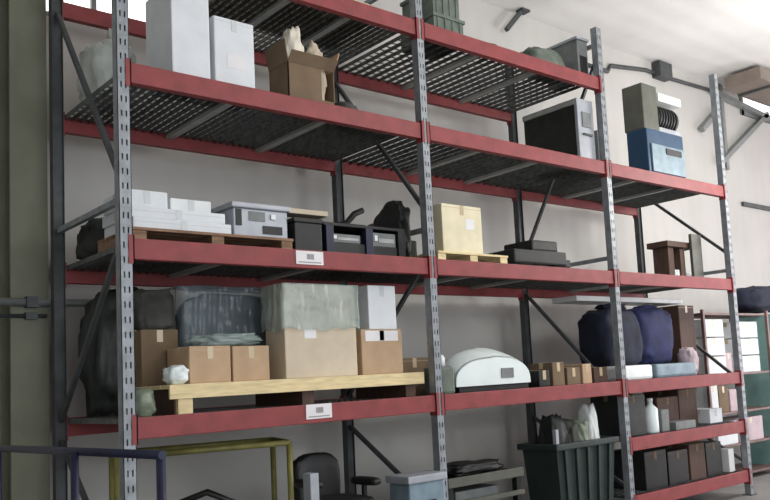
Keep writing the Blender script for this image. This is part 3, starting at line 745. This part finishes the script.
# ---- high on the wall to the right: truss, roof beam, conduit
t = thing('roof_truss', 'grey steel roof bracket of crossed struts high on the right wall', 'truss', (11.2, 1.6, 4.9))
for a, b in (((10.3, 6.02), (12.3, 5.86)), ((10.35, 4.82), (12.1, 5.95)), ((9.86, 5.30), (10.42, 5.72))):
    MB().bar((a[0], WY - .08, a[1]), (b[0], WY - .08, b[1]), .08, .08).build('strut', 'pipe', t)
MB().bar((10.60, WY - .04, 4.75), (10.60, WY - .04, 6.19), .07, .08).build('wall_plate', 'pipe', t)
t = thing('air_duct', 'brown-grey duct hung under the ceiling at the top right of the photo', 'duct', (12, 1.0, 5.95))
MB().box(10.15, 14.6, .72, 1.34, 5.93, 6.13, .01).build('duct_body', 'beam_brown', t)
for x in (10.6, 12.2, 13.8):
    MB().box(x - .03, x + .03, .705, .718, 5.90, 6.2).box(x - .03, x + .03, 1.342, 1.355, 5.90, 6.2).box(x - .03, x + .03, .718, 1.342, 5.90, 5.928).build('hanger', 'post_dark', t)
t = thing('wall_conduit', 'dark conduit with a junction box along the wall top at right', 'pipe', (8.5, 1.68, 6))
MB().tube([(7.1, WY - .03, 5.80), (7.55, WY - .03, 5.80), (7.62, WY - .03, 5.9), (8.5, WY - .03, 6.02), (9.2, WY - .03, 6.02), (10.5, WY - .03, 6.06)], .03, 10).build('tube', 'post_dark', t)
MB().box(8.70, 9.02, WY - .16, WY, 5.94, 6.18, .01).build('junction_box', 'post_dark', t)
t = thing('hanging_rod', 'dark slanting rod hanging from the ceiling above the middle bay', 'rod', (5.7, 1.5, 5.8))
MB().bar((5.40, 1.6, 5.86), (5.72, 1.6, 6.2), .05).build('rod', 'post_dark', t); MB().box(5.66, 5.80, 1.54, 1.66, 6.17, 6.2).build('ceiling_plate', 'post_dark', t)

# ------------------------------------------------------------------ lights
def area(name, loc, rot, sx, sy, e, col=(1, 1, 1)):
    l = bpy.data.lights.new(name, 'AREA'); l.shape = 'RECTANGLE'; l.size = sx; l.size_y = sy; l.energy = e; l.color = col
    o = bpy.data.objects.new(name, l); C.objects.link(o); o.location = loc; o.rotation_euler = rot; return o
def point(name, loc, e, r=.3, col=(1, 1, 1)):
    l = bpy.data.lights.new(name, 'POINT'); l.energy = e; l.shadow_soft_size = r; l.color = col
    o = bpy.data.objects.new(name, l); C.objects.link(o); o.location = loc; return o
area('dock_door_daylight', (15.6, -3.5, 2.6), (0, PI / 2, 0), 5, 6, 480, (1, .94, .98))
area('rear_fill_light', (2, -13, 3.0), (PI / 2, 0, 0), 12, 5, 640, (.93, .97, 1))  # added fill behind the camera for front faces and lower wall; no real door
point('hall_lamp_right', (8.2, -1.9, 4.0), 295, .35, (1, .97, .91))
point('aisle_fill_light', (4.2, -4.0, 5.0), 180, .4, (1, .97, .92))  # unseen fill light added over the aisle to brighten the middle bay
W = bpy.data.worlds.new('World'); bpy.context.scene.world = W; W.use_nodes = True
bg = W.node_tree.nodes['Background']; bg.inputs['Color'].default_value = (.86, .92, 1, 1); bg.inputs['Strength'].default_value = .35

# ------------------------------------------------------------------ camera
def camera():
    yaw, pitch, roll = -.743877, .0977219, -.056329
    Rz = Matrix.Rotation(yaw, 3, 'Z'); Rx = Matrix.Rotation(PI / 2 + pitch, 3, 'X'); Ry = Matrix.Rotation(roll, 3, 'Z')
    Rl = Matrix(((math.cos(roll), -math.sin(roll), 0), (math.sin(roll), math.cos(roll), 0), (0, 0, 1)))
    c = bpy.data.cameras.new('camera'); o = bpy.data.objects.new('camera', c); C.objects.link(o)
    o.matrix_world = Matrix.Translation((-2.0341, -5.3065, 1.62)) @ (Rz @ Rx @ Rl).to_4x4()
    c.sensor_fit = 'HORIZONTAL'; c.sensor_width = 36; c.lens = 842.15 / 770 * 36
    c.shift_x = -72.358 / 770; c.shift_y = 42.705 / 770
    c.clip_start = .05; c.clip_end = 100
    bpy.context.scene.camera = o
camera()
vs = bpy.context.scene.view_settings
vs.view_transform = 'Standard'; vs.look = 'None'; vs.gamma = 1; vs.exposure = 0
vs.use_curve_mapping = False
